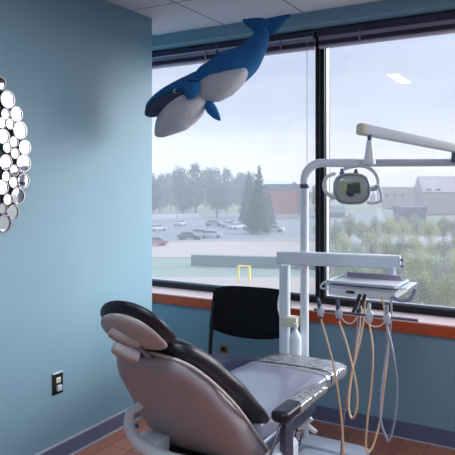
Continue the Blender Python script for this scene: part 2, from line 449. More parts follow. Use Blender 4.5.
for y, z, r in mir: tube(b, [(XL+.0005, y, z), (XL+.014, y, z)], .006, 6)
obj('wire_frame', b, M['dark_backing'], t)
for y, z, r in mir:
    b = B(); lathe(b, [(r*.95, .012), (r, .014), (r, .030), (r*.97, .034), (r*.82, .034), (r*.77, .028), (r*.77, .026)], (XL, y, z), (1, 0, 0), 28)
    rim = obj('mirror_rim', b, M['mirror_rim'], t)
    b = B(); tl = .012
    lathe(b, [(r*.78, .0262), (r*.78, .029), (.001, .029)], (XL, y, z), (1, R.uniform(-.012, .012), R.uniform(-.012, .012)), 28)
    obj('mirror_glass', b, M['mirror'], rim, smooth=False)

# ================================================================ WHALE
def whale():
    D = 3.65
    t = thing('plush_whale', 'blue plush whale with grey belly hanging from the ceiling', 'toy', at(220, 85, D))
    t['label'] = 'blue plush whale with grey belly and open mouth hanging in front of the window'
    N = FW  # depth axis
    def sec(px, py, hpx, dep, nx, ny, d=D, up=1.0, dn=1.0, e=2.1):
        """section normal to spine dir (nx,ny in px)"""
        L = math.hypot(nx, ny); nx /= L; ny /= L
        Bv = RT*(-ny*-1)*0 + (RT*(ny) + V((0, 0, 1))*(nx))  # perpendicular to direction (nx,-ny)
        Bv = Bv.normalized(); h = hpx*d/F
        return (at(px, py, d), N, Bv, dep, h*up, h*dn, e)
    # body from forehead to tail stalk  (px, py, half height px, half depth m, dir)
    body = [(199, 86, 11, .09), (208, 80.5, 16, .125), (219, 76, 18, .145), (232, 69, 19, .145), (245, 60.5, 16, .12), (253.5, 50.5, 12.5, .10),
            (259.5, 41, 9.5, .07), (261, 32, 7.4, .05), (259.5, 26, 5.5, .032)]
    secs = []
    pts = smooth_path([at(a, b_, D) for a, b_, _, _ in body], 4)
    for i, p in enumerate(pts):
        k = i/4; j = min(int(k), len(body)-2); u = k-j
        h = body[j][2]*(1-u)+body[j+1][2]*u; dp = body[j][3]*(1-u)+body[j+1][3]*u
        tdir = (pts[min(i+1, len(pts)-1)]-pts[max(i-1, 0)]).normalized(); Bv = N.cross(tdir).normalized()
        if Bv.z < 0 and i < 20: Bv = -Bv
        if i >= 20 and secs and Bv.dot(secs[-1][2]) < 0: Bv = -Bv
        secs.append((p, N, Bv, dp, h*D/F, h*D/F, 2.1))
    obj('body', loft(B(), secs, 32), M['whale_blue'], t)
    # grey belly patch
    bel = [(199, 97, 6), (205, 91.5, 12.5), (215, 87.5, 14.5), (227, 82.5, 13.5), (238, 76, 10), (245, 70.5, 5.5), (248, 68.5, 1.5)]
    secs = []
    P = [at(a, b_, D-.045) for a, b_, _ in bel]
    for i, p in enumerate(P):
        tdir = (P[min(i+1, len(P)-1)]-P[max(i-1, 0)]).normalized(); Bv = N.cross(tdir).normalized()
        if Bv.z < 0: Bv = -Bv
        secs.append((p, N, Bv, [.07, .115, .135, .13, .105, .07, .02][i], bel[i][2]*D/F*.94, bel[i][2]*D/F, 2.2))
    o = obj('belly', loft(B(), secs, 28), M['whale_grey'], t)
    # upper jaw : wedge from the cheek to the snout, dark underside
    def lobe(name, keys, m, d=D, e=2.1, sm=3):
        secs = []; P = smooth_path([at(a, b_, d+(k[4] if len(k) > 4 else 0)) for k in keys for a, b_ in [(k[0], k[1])]], sm)
        for i, p in enumerate(P):
            k = i/sm; j = min(int(k), len(keys)-2); u = k-j
            h = keys[j][2]*(1-u)+keys[j+1][2]*u; dp = keys[j][3]*(1-u)+keys[j+1][3]*u
            td = (P[min(i+1, len(P)-1)]-P[max(i-1, 0)]).normalized(); Bv = N.cross(td).normalized()
            if Bv.z < 0: Bv = -Bv
            secs.append((p, N, Bv, dp, h*d/F, h*d/F, e))
        return loft(B(), secs, 28), m
    bm, m = lobe('upper', [(146.5, 110, .8, .03), (149.5, 106.5, 3.6, .075), (157, 100, 5.0, .10), (168, 93.5, 6.4, .12), (182, 89, 9.5, .13), (196, 85, 12.5, .12), (206, 82, 13, .11)], None)
    obj('upper_jaw', bm, M['whale_blue'], t)
    bm, m = lobe('lining', [(145.5, 115, 1.0, .03), (148.5, 113.2, 4.8, .08), (155, 109, 8.0, .11), (163, 104.5, 8.0, .12), (172, 100, 6.8, .125), (184, 95, 5.0, .12), (190, 93, 2, .10)], None, D-.02)
    obj('mouth_lining', bm, M['whale_dark'], t)
    bm, m = lobe('lower', [(155.8, 136, 1.2, .02), (159.5, 132.5, 6.5, .06), (166, 125.5, 12, .11), (175, 117, 17, .145), (186, 108, 17.5, .15), (196, 101.5, 15, .13), (203, 98, 10, .10), (207, 96, 3, .05)], None, D-.01)
    obj('lower_jaw', bm, M['whale_grey'], t)
    # eye
    e_ = B(); c = at(175.2, 91, D-.150)
    lathe(e_, [(.001, -.006), (.009, -.004), (.012, 0), (.009, .005), (.001, .007)], c, -FW, 16)
    ey = obj('eye', e_, M['cream'], t)
    lathe_b = B(); lathe(lathe_b, [(.001, 0), (.0085, .002), (.008, .007), (.001, .011)], c+RT*.0045+V((0, 0, -.001)), -FW, 16)
    obj('pupil', lathe_b, M['whale_dark'], ey)
    # fins
    def fin(name, keys, d, th):
        bm, _ = lobe(name, [(k[0], k[1], k[2], th*(1 if 0 < i < len(keys)-1 else .4)) for i, k in enumerate(keys)], None, d, 2.0)
        return obj(name, bm, M['whale_blue'], t)
    fin('flipper', [(193, 79, 6), (193, 85, 8.2), (191.5, 91, 8.0), (189.5, 96, 5.6), (188.5, 99, 1)], D-.175, .028)
    fin('flipper', [(206, 99, 3.2), (208.5, 104, 5.0), (212, 110, 5.6), (216.5, 116, 3.8), (220.5, 120.5, .6)], D-.066, .022)
    fin('dorsal_fin', [(220.5, 61, 5), (219, 57, 4), (217.6, 53, 2.4), (216, 49.5, .5)], D, .014)
    # flukes
    fin('fluke', [(265, 30, 8.5), (259, 26, 9.0), (252.5, 23.5, 5.8), (246.5, 21.5, 3.0), (243, 19.5, .7)], D-.02, .02)
    fin('fluke', [(263, 32, 7), (269, 27.5, 8.5), (275.5, 23, 6.6), (283, 18.5, 3.4), (291, 14.8, .6)], D+.03, .02)
    # hanging threads
    for px, py in ((216, 56), (258, 42)):
        p = at(px, py, D); obj('hanging_thread', tube(B(), [p, (p.x, p.y, H)], .0009, 5), M['cord'], t)
whale()

# ================================================================ DENTAL CHAIR
AX = V((1, 0, 0))
def dental_chair():
    x0 = -1.35
    t = thing('dental_chair', 'reclined navy dental chair with taupe shell and plastic covered leg rest', 'dental chair', (x0, 2.45, 0))
    # base plate + column
    b = B(); box(b, (x0-.30, 2.15, 0), (x0+.28, 3.08, .05), .022, seg=3); obj('base_plate', b, M['white2'], t)
    b = B(); loft(b, [(V((x0, 2.55, .05)), V((1, 0, 0)), V((0, 1, 0)), .16, .22, .22, 4), (V((x0, 2.52, .22)), V((1, 0, 0)), V((0, 1, 0)), .13, .2, .2, 4), (V((x0, 2.5, .42)), V((1, 0, 0)), V((0, 1, 0)), .16, .24, .2, 4)], 28)
    obj('lift_column', b, M['white2'], t)
    b = B(); box(b, (x0-.21, 2.15, .38), (x0+.21, 2.9, .47), .03, seg=3); obj('seat_frame', b, M['dsteel'], t)
    # seat + leg rest
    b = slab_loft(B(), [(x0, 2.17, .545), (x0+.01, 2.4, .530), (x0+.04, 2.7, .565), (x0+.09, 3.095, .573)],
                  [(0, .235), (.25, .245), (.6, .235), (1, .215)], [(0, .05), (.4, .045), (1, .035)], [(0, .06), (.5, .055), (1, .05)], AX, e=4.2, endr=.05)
    st = obj('seat', b, M['vinyl_sheen'], t)
    b = slab_loft(B(), [(x0+.053, 2.80, .5675), (x0+.076, 2.98, .571), (x0+.0915, 3.104, .573)],
                  [(0, .235), (1, .223)], [(0, .048), (1, .042)], [(0, .062), (1, .056)], AX, e=4.0, endr=.05)
    obj('plastic_cover', b, M['film'], t)
    # elastic band line of the cover
    p = [(x0+.055-.238, 2.83, .56), (x0+.055-.225, 2.83, .612), (x0-.02, 2.86, .6165), (x0+.14, 2.875, .6165), (x0+.28, 2.87, .61), (x0+.298, 2.87, .56)]
    obj('cover_band', tube(B(), p, .0028, 6, sm=5), M['dsteel'], t)
    # backrest pad and shell
    piv = V((x0, 2.27, .50)); th = math.radians(39); u = V((0, -math.cos(th), math.sin(th)))
    n = V((0, math.sin(th), math.cos(th)))
    L = .70
    path = [piv+u*s+n*o for s, o in ((-.04, .05), (.15, .05), (.35, .06), (.55, .066), (L, .05))]
    b = slab_loft(B(), path, [(0, .23), (.2, .248), (.5, .245), (.75, .208), (1, .15)], [(0, .045), (1, .045)], [(0, .06), (.3, .055), (1, .045)], AX, e=3.0, endr=.07)
    obj('backrest', b, M['vinyl'], t)
    path = [piv+u*s+n*o for s, o in ((-.16, -.09), (.0, -.065), (.2, -.048), (.4, -.02), (.58, .0), (L-.02, .004))]
    b = slab_loft(B(), path, [(0, .20), (.2, .253), (.5, .256), (.8, .216), (1, .15)], [(0, .045), (1, .022)], [(0, .10), (.3, .11), (.7, .075), (1, .045)], AX, e=2.9, endr=.07)
    sh = obj('back_shell', b, M['shell'], t)
    # lip of the shell
    b = B(); pts = []
    W = [(-.12, .222, -.08), (.0, .254, -.058), (.15, .258, -.044), (.35, .254, -.02), (.5, .226, -.002), (.6, .188, .008), (.66, .14, .012), (.69, .06, .012)]
    for s, w, o in W: pts.append(piv+u*s+n*o+AX*w)
    for s, w, o in reversed(W): pts.append(piv+u*s+n*o-AX*w)
    tube(b, pts, .0065, 8, sm=5); obj('shell_rim', b, M['rim'], sh)
    # headrest
    hc = at(136, 329, 2.09)
    th2 = math.radians(40); hu = V((0, -math.cos(th2), math.sin(th2))); hn = V((0, math.sin(th2), math.cos(th2)))
    def disc(off, wr, lr, tp, tm, m, name, par, e=2.3, mul=1):
        secs = []; N_ = 22
        for i in range(N_+1):
            a = -1+2*i/N_; a = math.sin(a*PI/2); k = max(.02, (1-abs(a)**2.3))**(1/2.3)
            curve = .016*a*a
            secs.append((hc+hu*(a*lr)+hn*(off+curve), AX, hn, wr*k, tp*k**.7, tm*k**.7, e))
        return obj(name, loft(B(), secs, 30), m, par)
    hp = disc(.012, .140, .128, .028, .032, M['vinyl'], 'headrest', t, e=2.5)
    disc(-.022, .124, .112, .012, .024, M['shell2'], 'headrest_shell', hp)
    # articulation knobs behind the headrest
    c = hc-hn*.040+hu*.016; KX = (AX-hu*.95).normalized(); KY = (AX*.95+hu).normalized()
    b = B(); q = c-AX*.02
    loft(b, [(q+KX*s, KY, hn, .032*k, .024*k, .024*k, 3) for s, k in ((-.055, .45), (-.05, .85), (-.03, 1), (.04, 1), (.06, .8), (.065, .4))], 20)
    obj('adjustment_knob', b, M['shell2'], hp)
    q = q-V((0, 0.0, .048))+AX*.002-hn*.004
    b = B(); loft(b, [(q+KX*s, KY, hn, .028*k, .022*k, .022*k, 3) for s, k in ((-.045, .45), (-.04, .85), (-.025, 1), (.035, 1), (.05, .8), (.055, .4))], 20)
    obj('release_lever', b, M['shell2'], hp)
    b = B(); q0 = piv+u*(L-.05)+n*.0; q1 = hc-hn*.05-hu*.03
    for s in (-.022, .022): tube(b, [q0+AX*s, q0.lerp(q1, .5)+AX*s, q1+AX*s], .008, 8)
    obj('headrest_stem', b, M['steel'], t)
    # armrests
    for s in (1, -1):
        X = x0+.345 if s > 0 else x0-.345
        a0 = V((X, 2.13, .645)); a1 = V((X+(.025 if s > 0 else -.025), 2.54, .648))
        b = slab_loft(B(), [a0, a0.lerp(a1, .5)+V((0, 0, .006)), a1], [(0, .038), (.3, .039), (1, .032)], [(0, .018), (1, .014)], [(0, .034), (1, .022)], AX, e=3, endr=.03)
        ar = obj('armrest', b, M['vinyl'], t)
        if s > 0:
            b = slab_loft(B(), [a0.lerp(a1, .28), a0.lerp(a1, .6)+V((0, 0, .005)), a1+V((0, .004, 0))], [(0, .0415), (.3, .041), (1, .0345)], [(0, .0205), (1, .0165)], [(0, .036), (1, .025)], AX, e=3, endr=.02)
            obj('plastic_sleeve', b, M['film'], ar)
        b = B()
        if s > 0:
            box(b, (X-.02, 2.19, .40), (X+.01, 2.27, .63), .008, rot=None)
            obj('armrest_support', b, M['dsteel'], ar)
            b = B(); box(b, (X-.07, 2.12, .33), (X+.0, 2.36, .49), .03, seg=3); obj('side_cover', b, M['white2'], ar)
            tube_b = tube(B(), [(X-.02, 2.09, .48), (X-.01, 2.13, .55), (X-.005, 2.17, .60)], .006, 8); obj('release_rod', tube_b, M['steel'], ar)
        else:
            pass
    # curved white casting loop under the far side
    P = [at(150, 396, 2.42), at(137, 408, 2.42), at(130.5, 412, 2.42), at(129, 424, 2.42), at(134, 437, 2.40), at(147, 449, 2.38), at(170, 460, 2.34), at(200, 466, 2.30)]
    b = B(); tube(b, P, [.016, .016, .018, .022, .024, .027, .03, .03], 12, sm=5); obj('side_casting', b, M['white'], t)
    b = B(); q = at(152, 441, 2.46); box(b, (q.x-.05, q.y-.06, q.z-.035), (q.x+.07, q.y+.03, q.z+.03), .008); obj('mechanism_cover', b, M['white'], t)
    b = B(); tube(b, [at(136, 424, 2.44)-V((.0, .02, 0)), at(136, 424, 2.44)+V((.02, -.01, 0))], .008, 12); obj('pivot_cap', b, M['blue_plastic'], t)
    b = B(); box(b, (x0-.17, 1.99, .26), (x0+.16, 2.28, .46), .02); obj('pivot_housing', b, M['blackp'], t)
dental_chair()

# suction valve and wires beside the armrest
def hve():
    c = at(305, 424, 2.95)
    t = thing('suction_valve', 'small white lever valve with red and black wires below the armrest', 'valve', c)
    b = B(); tube(b, [c+V((-.035, 0, -.03)), c, c+V((.035, .0, .035))], [.010, .014, .009], 10, sm=3); obj('valve_body', b, M['white'], t)
    b = B(); tube(b, [c+V((.0, 0, .005)), c+V((.055, .01, -.035))], [.011, .012], 10); obj('nozzle', b, M['white'], t)
    b = B(); tube(b, [c+V((-.02, -.005, .0)), c+V((-.01, 0, .055))], [.006, .01], 8); obj('lever', b, M['white2'], t)
    b = B(); tube(b, [c+V((-.03, 0, -.03)), c+V((-.05, 0, -.06)), c+V((-.035, 0, -.09)), c+V((-.01, 0, -.06)), c+V((-.02, 0, -.02))], .003, 6, sm=5); obj('wire', b, M['red'], t)
    b = B(); tube(b, [c+V((-.04, 0, -.03)), c+V((-.055, 0, -.08)), c+V((-.03, 0, -.11)), c+V((-.02, 0, -.05))], .003, 6, sm=5); obj('wire', b, M['blackp'], t)
    b = B(); tube(b, [c+V((-.03, .01, -.02)), (c.x-.09, c.y, c.z+.03)], .007, 8); obj('bracket', b, M['dsteel'], t)
hve()

# ================================================================ DELIVERY UNIT (toe box, posts, light, tray)
def toe_box():
    t = thing('floor_junction_box', 'low white utility box on the floor at the foot of the chair', 'utility box', (-1.3, 3.1, 0))
    b = B(); box(b, (-1.62, 3.0925, 0), (-.99, 3.24, .12), .02, seg=3)
    box(b, (-1.0, 2.75, 0), (-.99, 2.76, .01))
    b.free(); b = B()
    loft(b, [(V((-1.30, 3.165, z)), V((1, 0, 0)), V((0, 1, 0)), .34-i, .075-i, .075-i, 7) for z, i in ((0, 0), (.1, 0), (.115, .004), (.12, .014))], 40)
    obj('box_body', b, M['white2'], t)
toe_box()
b = B(); loft(b, [(V((-1.13, 2.985, z)), V((1, 0, 0)), V((0, 1, 0)), .16-i, .098-i, .098-i, 7) for z, i in ((0.0, 0), (.092, 0), (.108, .005), (.113, .018))], 40)
t = thing('foot_control_box', 'white rounded floor box in front of the tall post', 'utility box', (-1.13, 2.985, 0)); obj('box_body', b, M['white2'], t)

def light_unit():
    p0 = at(304.5, 300, 3.44); x, y = p0.x, p0.y; zt = 1.679
    t = thing('dental_operating_light', 'white dental operating light on tall bent post with jointed arm', 'lamp', (x, y, 0))
    r = .0245; rb = .10
    pts = [V((x, y, .12)), V((x, y, 1.0)), V((x, y, zt-rb))]
    dr = (at(470, 163, 3.36)-V((x, y, zt))); dr.z = 0; dr.normalize()
    for k in range(1, 9):
        a = k/8*PI/2; pts.append(V((x, y, zt-rb))+dr*(rb*(1-math.cos(a)))+V((0, 0, rb*math.sin(a))))
    b = tube(B(), pts+[V((x, y, zt))+dr*.30], r, 16); obj('post', b, M['white'], t)
    b = tube(B(), [V((x, y, zt-.145)), V((x, y, zt-.14)), V((x, y, zt-.125)), V((x, y, zt-.12))], [.0255, .027, .027, .0255], 16); obj('post_collar', b, M['dsteel'], t)
    e = V((x, y, zt))+dr*.93
    b = tube(B(), [V((x, y, zt))+dr*.29, e], .0215, 16); obj('horizontal_arm', b, M['white2'], t)
    # swivel at the far right
    j1 = at(455, 151, 3.36)
    b = tube(B(), [V((j1.x, j1.y, zt)), V((j1.x, j1.y, zt+.03)), j1+V((0, 0, .0))], [.03, .02, .018], 14); obj('swivel', b, M['dsteel'], t)
    # flex arm
    a0 = at(363, 129.5, 3.1); a1 = at(470, 151, 3.38)
    d = (a1-a0).normalized(); side = V((d.y, -d.x, 0)).normalized(); up = side.cross(d)
    if up.z < 0: up = -up
    secs = [(a0+d*s, side, up, .026*k, .030*k, .030*k, 5) for s, k in ((-.022, .6), (-.018, .9), (-.01, 1))]+[(a0.lerp(a1, q), side, up, .026-.002*q, .030-.006*q, .030-.006*q, 5) for q in (0, .5, 1)]
    fx = obj('flex_arm', loft(B(), secs, 24), M['white'], t)
    secs = [(a0+d*s, side, up, .0265*k, .0305*k, .0305*k, 5) for s, k in ((-.030, .55), (-.027, .85), (-.019, 1), (-.012, 1.01), (.006, 1.01))]
    obj('end_cap', loft(B(), secs, 24), M['cream'], fx)
    # cone bearing down to the yoke
    c = at(369.5, 133, 3.1)
    b = B(); tube(b, [c+V((0, 0, .01)), c-V((0, 0, .045))], [.013, .010], 14); obj('swivel_pin', b, M['dsteel'], fx)
    b = B(); lathe(b, [(.004, 0), (.016, -.005), (.018, -.03), (.020, -.05), (.027, -.09), (.031, -.115), (.031, -.128), (.018, -.135)], c-V((0, 0, .035)), (0, 0, 1), 20); obj('cone_bearing', b, M['white'], t)
    # yoke
    hd = 3.1
    cc = c-V((0, 0, .165))
    P = [at(344, 169, hd), at(350, 167.2, hd), at(360, 165.8, hd), at(368, 167.5, hd), at(375, 173, hd), at(378.2, 181, hd), at(377, 188, hd), at(371, 190, hd)]
    yk = obj('yoke', tube(B(), P, .0095, 10, sm=5), M['white2'], t)
    for px, py in ((342, 172), (356, 172.5)):
        q = at(px, py, hd); b = B(); lathe(b, [(.006, -.020), (.012, -.016), (.013, -.002), (.009, .004), (.009, .014), (.005, .018)], q, (0, 0, 1), 14); obj('knob', b, M['dsteel'], yk)
    # head : rounded housing facing the camera side
    hc = at(351.3, 188.5, hd); fwd = (-FW+V((0, 0, -.1))).normalized(); sx = RT; up = V((0, 0, 1))
    def ring_loft(keys, m, name, par, e=2.8):
        secs = [(hc+fwd*o, sx, up, w, h, h, e) for o, w, h in keys]
        return obj(name, loft(B(), secs, 36), m, par)
    hb = ring_loft([(-.065, .02, .02), (-.06, .045, .04), (-.04, .072, .062), (-.015, .090, .077), (.0, .0945, .081), (.012, .0945, .081)], M['milky'], 'lamp_housing', t)
    # bezel frame
    b = B(); N_ = 48; pts = []
    for k in range(N_+1):
        a = 2*PI*k/N_; ca, sa = math.cos(a), math.sin(a)
        pts.append(hc+fwd*.018+sx*(.088*math.copysign(abs(ca)**.72, ca))+up*(.0745*math.copysign(abs(sa)**.72, sa)))
    tube(b, pts, .007, 8, cap=False); obj('bezel', b, M['alu'], hb)
    ring_loft([(.0125, .082, .068), (.0145, .080, .066)], M['milky'], 'reflector', hb)
    b = B()
    for w, h, dx, dy, o in ((.055, .004, 0, .032, .015), (.009, .022, -.036, -.004, .015), (.010, .02, .040, -.006, .015)):
        box(b, (-w, -h, 0), (w, h, .004), .002, rot=Matrix.Translation(hc+fwd*o+sx*dx+up*dy) @ Matrix((sx, up, fwd)).transposed().to_4x4())
    obj('reflector_strip', b, [M['yellow']], hb)
    b = B()
    for w, h, dx, dy, o in ((.032, .024, .006, .003, .019), (.02, .014, .018, .020, .020)):
        box(b, (-w, -h, 0), (w, h, .018), .006, rot=Matrix.Translation(hc+fwd*o+sx*dx+up*dy) @ Matrix((sx, up, fwd)).transposed().to_4x4())
    bl = obj('bulb_shroud', b, M['blackp'], hb)
    b = B(); lathe(b, [(.02, 0), (.021, .02), (.017, .03), (.008, .032)], hc+fwd*.03+sx*-.014+up*-.016, fwd, 20); obj('bulb', b, M['dsteel'], hb)
    ring_loft([(.030, .088, .0745), (.040, .086, .072), (.046, .078, .064), (.048, .06, .048)], M['shield'], 'clear_shield', hb)
    # handles
    P = [at(335, 173.5, hd-.02), at(327, 177, hd-.03), at(324, 185, hd-.03), at(326.5, 193, hd-.03), at(335, 198.5, hd-.02)]
    obj('handle', tube(B(), P, .0095, 10, sm=5), M['milky'], hb)
    P = [at(367, 202.5, hd-.01), at(374, 203, hd-.02), at(380.5, 201, hd-.02), at(381.5, 196, hd-.02), at(378, 186, hd-.02), at(372, 188, hd-.02), at(367, 190, hd-.01)]
    obj('handle', tube(B(), P, .0075, 10, sm=5), M['white2'], hb)
light_unit()

def delivery():
    pb = at(284.8, 300, 3.47); x, y = pb.x, pb.y
    t = thing('delivery_unit', 'white dental delivery unit with instrument tray on a pivoting box arm', 'dental unit', (x, y, 0))
    b = B(); loft(b, [(V((x, y, z)), V((1, 0, 0)), V((0, 1, 0)), .027, .027, .027, 5) for z in (.12, .6, 1.09)], 20); obj('post', b, M['white'], t)
    l = at(277.5, 257.3, 3.47); r = at(398, 262.2, 3.25); d = (r-l).normalized(); side = V((d.y, -d.x, 0)).normalized(); up = side.cross(d)
    if up.z < 0: up = -up
    Lr = (r-l).length
    secs = [(l+d*s, side, up, .034*k, .0375*k, .0375*k, 6) for s, k in ((0, .8), (.004, .93), (.012, 1), (Lr/2, 1), (Lr-.004, 1), (Lr, .97))]
    arm = obj('box_arm', loft(B(), secs, 28), M['white'], t)
    secs = [(r+d*s, side, up, .034*k, .0375*k, .0375*k, 6) for s, k in ((0, 1.02), (.01, 1.02), (.014, .9))]
    obj('arm_end_cap', loft(B(), secs, 24), M['white2'], arm)
    for q in (.017, -.017):
        b = B(); lathe(b, [(.007, -.002), (.008, .006), (.004, .009)], r+up*q+d*.01-side*0+(-FW)*.032, -FW, 12); obj('screw', b, M['blue_plastic'], arm)
    b = B(); q = at(284.8, 266, 3.47); lathe(b, [(.02, -.018), (.021, 0), (.02, .004)], q, (0, 0, 1), 16); obj('pivot_ring', b, M['blue_plastic'], t)
    # clamp between the posts
    c0 = at(289, 320, 3.46); c1 = at(300, 320, 3.45)
    b = B(); box(b, (x-.01, y-.04, c0.z-.03), (c1.x-.03+.035, y+.03, c0.z+.025), .006); obj('bottle_bracket', b, M['cream'], t)
    # tray head
    z = 1.048
    X0, X1, Y0, Y1 = -1.118, -.745, 2.945, 3.225
    hd = at(392, 269, 3.22)
    b = B(); tube(b, [hd+V((0, 0, .012)), V((hd.x, hd.y, z-.02))], .02, 14); obj('tray_post', b, M['white2'], t)
    b = B(); box(b, (X0+.012, Y0+.012, z-.058), (X1-.012, Y1-.01, z-.008), .008); hdb = obj('control_head', b, M['white'], t)
    b = B(); box(b, (X0, Y0, z-.018), (X1, Y1, z-.006), .004); obj('trim_plate', b, M['white2'], hdb, smooth=False)
    b = B(); box(b, (X1-.02, Y0+.05, z-.012), (X1+.035, Y1-.01, z-.004), .003); obj('side_wing', b, M['white'], hdb)
    b = B(); box(b, (X0+.11, Y0+.008, z-.046), (X0+.155, Y0+.014, z-.034), .001); pn = obj('display', b, M['blackp'], hdb)
    b = B(); box(b, (X0+.115, Y0+.006, z-.043), (X0+.13, Y0+.009, z-.037)); obj('display_light', b, M['red'], pn)
    # tray with raised lip
    b = B(); box(b, (X0+.008, Y0+.006, z-.004), (X1-.008, Y1-.02, z+.003), .003)
    P = [(X0+.02, Y0+.008), (X1-.02, Y0+.008), (X1-.008, Y0+.02), (X1-.008, Y1-.035), (X1-.02, Y1-.022), (X0+.02, Y1-.022), (X0+.008, Y1-.035), (X0+.008, Y0+.02), (X0+.02, Y0+.008)]
    tube(b, [(a, c_, z+.007) for a, c_ in P], .0055, 8, cap=False)
    tr = obj('tray', b, M['white'], hdb)
    b = B(); tube(b, [(X0+.03, Y0-.002, z-.004), (X1-.03, Y0-.002, z-.004), (X1-.002, Y0+.025, z-.004), (X1-.002, Y1-.05, z-.004)], .004, 6, sm=4); obj('tray_gasket', b, M['dsteel'], tr)
    b = B(); box(b, (X0+.04, Y1-.045, z+.0), (X1-.04, Y1-.025, z+.028), .003); obj('tray_stop', b, M['blindrail'], tr)
    # side handles
    b = tube(B(), [(X1-.03, Y0+.02, z-.045), (X1+.01, Y0+.0, z-.055), (X1+.05, Y0+.0, z-.05), (X1+.075, Y0+.0, z-.02), (X1+.085, Y0+.0, z+.01)], .0095, 10, sm=5); obj('handle', b, M['grey_tube'], hdb)
    b = tube(B(), [(X0+.02, Y0-.0, z-.03), (X0-.012, Y0-.01, z-.03), (X0-.022, Y0, z-.02), (X0-.015, Y0+.03, z-.005), (X0+.005, Y0+.06, z)], .005, 8, sm=5); obj('side_rail', b, M['white2'], hdb)
    # instrument holder bar
    l = at(314, 309.5, 2.98); r = at(418, 320.5, 2.82)
    b = tube(B(), [l, r], .0065, 10); bar = obj('holder_bar', b, M['dsteel'], hdb)
    for px, py0, py1 in ((362, 297, 313), (357, 297, 311)):
        b = B(); p0 = at(px+3, py0-2, 2.99); p1 = at(px-4, py1+2, 2.925); box_d = tube(B(), [p0, p1], .009, 8); obj('bar_strut', box_d, M['blackp'], hdb)
    def holder(px, py, lean, m):
        k = (px-314)/104; d0 = 2.98-.16*k; c = at(px, 309.5+11*k, d0)
        b = B(); loft(b, [(c+V((0, -.008, z_)), V((1, 0, 0)), V((0, 1, 0)), w, w*.9, w*.9, 3) for z_, w in ((-.034, .007), (-.025, .014), (0, .018), (.016, .017), (.024, .011))], 16)
        h = obj('instrument_holder', b, M['white2'], bar)
        b = tube(B(), [c+V((0, -.012, -.04)), c+V((-.003, -.014, .0)), c+V((lean*.8, -.014, .04)), c+V((lean*1.6, -.012, .062))], [.006, .010, .0095, .007], 10, sm=3)
        hp = obj('handpiece', b, m, h)
        return c
    H1 = holder(321.5, 0, -.01, M['dsteel']); H2 = holder(339.5, 0, -.004, M['dsteel'])
    H3 = holder(370, 0, .0, M['white2']); H4 = holder(387.5, 0, .0, M['grey_tube'])
    def hose(pts, m, r=.0052):
        return obj('instrument_hose', tube(B(), pts, r, 8, sm=6), m, t)
    dd = 2.93
    A_ = lambda *ps: [at(p[0], p[1], p[2] if len(p) > 2 else dd) for p in ps]
    # 1 tan: down from the first holder to the floor side
    hose([H1+V((0, -.012, -.035))]+A_((331, 355, 2.93), (337, 385), (341, 415), (343, 440), (343.5, 470), (340, 500, 3.0)), M['tan_tube'])
    # 2 tan: second holder, loops and comes back
    hose([H2+V((0, -.012, -.035))]+A_((347, 345, 2.90), (355, 378, 2.88), (357.5, 400, 2.88), (354.5, 416, 2.88), (350.5, 416.5, 2.90), (348.5, 400, 2.93), (352, 372, 2.95), (359, 345, 2.97), (364, 318, 2.99), (365, 300, 3.02)), M['tan_tube'])
    hose(A_((356.5, 300, 3.02), (357, 325, 3.0), (354, 355, 2.98), (352, 370, 2.97), (347, 395, 2.96), (343, 425, 2.96), (341.5, 445, 2.96), (341, 480, 3.0)), M['mauve_tube'])
    hose(A_((359, 300, 3.03), (360, 325, 3.01), (354, 360, 3.0), (350, 390, 2.99), (349, 410, 2.98), (352, 417.5, 2.97), (353.5, 417, 2.96)), M['white_tube'], .0045)
    # 3 pale tan: third holder long loop
    hose([H3+V((0, -.012, -.035))]+A_((373, 350, 2.83), (371.5, 385, 2.83), (367.5, 420, 2.83), (366, 446, 2.83), (368.5, 452, 2.84), (374, 443, 2.86), (380, 420, 2.88), (384, 385, 2.90), (388, 350, 2.92), (386, 320, 2.93), (382, 297, 2.96)), M['tan_tube'], .005)
    # 4 grey-mauve pair from the last holder
    hose([H4+V((0, -.012, -.035))]+A_((393, 352, 2.8), (397, 385, 2.8), (395.5, 415, 2.8), (390, 439, 2.8), (386.5, 438, 2.82), (380.5, 418, 2.84), (382, 385, 2.87), (387, 350, 2.9), (391, 320, 2.92), (391, 297, 2.95)), M['grey_tube'], .0052)
    # small cream loops between the holders
    hose([H2+V((0.01, -.012, -.01))]+A_((344, 321, 2.92), (350, 323.5, 2.92), (356, 319, 2.93), (359, 306, 2.95)), M['white_tube'], .0035)
    hose(A_((361, 306, 2.93), (364, 318, 2.9), (371, 325.5, 2.88), (380, 326, 2.87), (386, 320, 2.86)), M['white_tube'], .0035)
    # thin supply cable looping behind the guest chair post
    obj('supply_cable', tube(B(), [(x-.02, y+.02, .93), (x-.05, y+.03, .9), (x-.055, y+.03, .82), (x-.02, y+.02, .75)], .005, 8, sm=5), M['white_tube'], t)
delivery()

# white bottle on the posts
c = at(295.5, 350, 3.38)
b = B(); lathe(b, [(.028, 0), (.034, .006), (.035, .09), (.033, .105), (.022, .125), (.011, .142), (.011, .165)], (c.x, c.y, c.z-.03), (0, 0, 1), 24)
t = thing('water_bottle', 'white plastic bottle hanging under the bracket between the two posts', 'bottle', (c.x, c.y, c.z-.03))
obj('bottle_body', b, M['white'], t)
b = B(); lathe(b, [(.014, 0), (.015, .012), (.012, .02)], (c.x, c.y, c.z+.128), (0, 0, 1), 18); obj('cap', b, M['cream'], t)

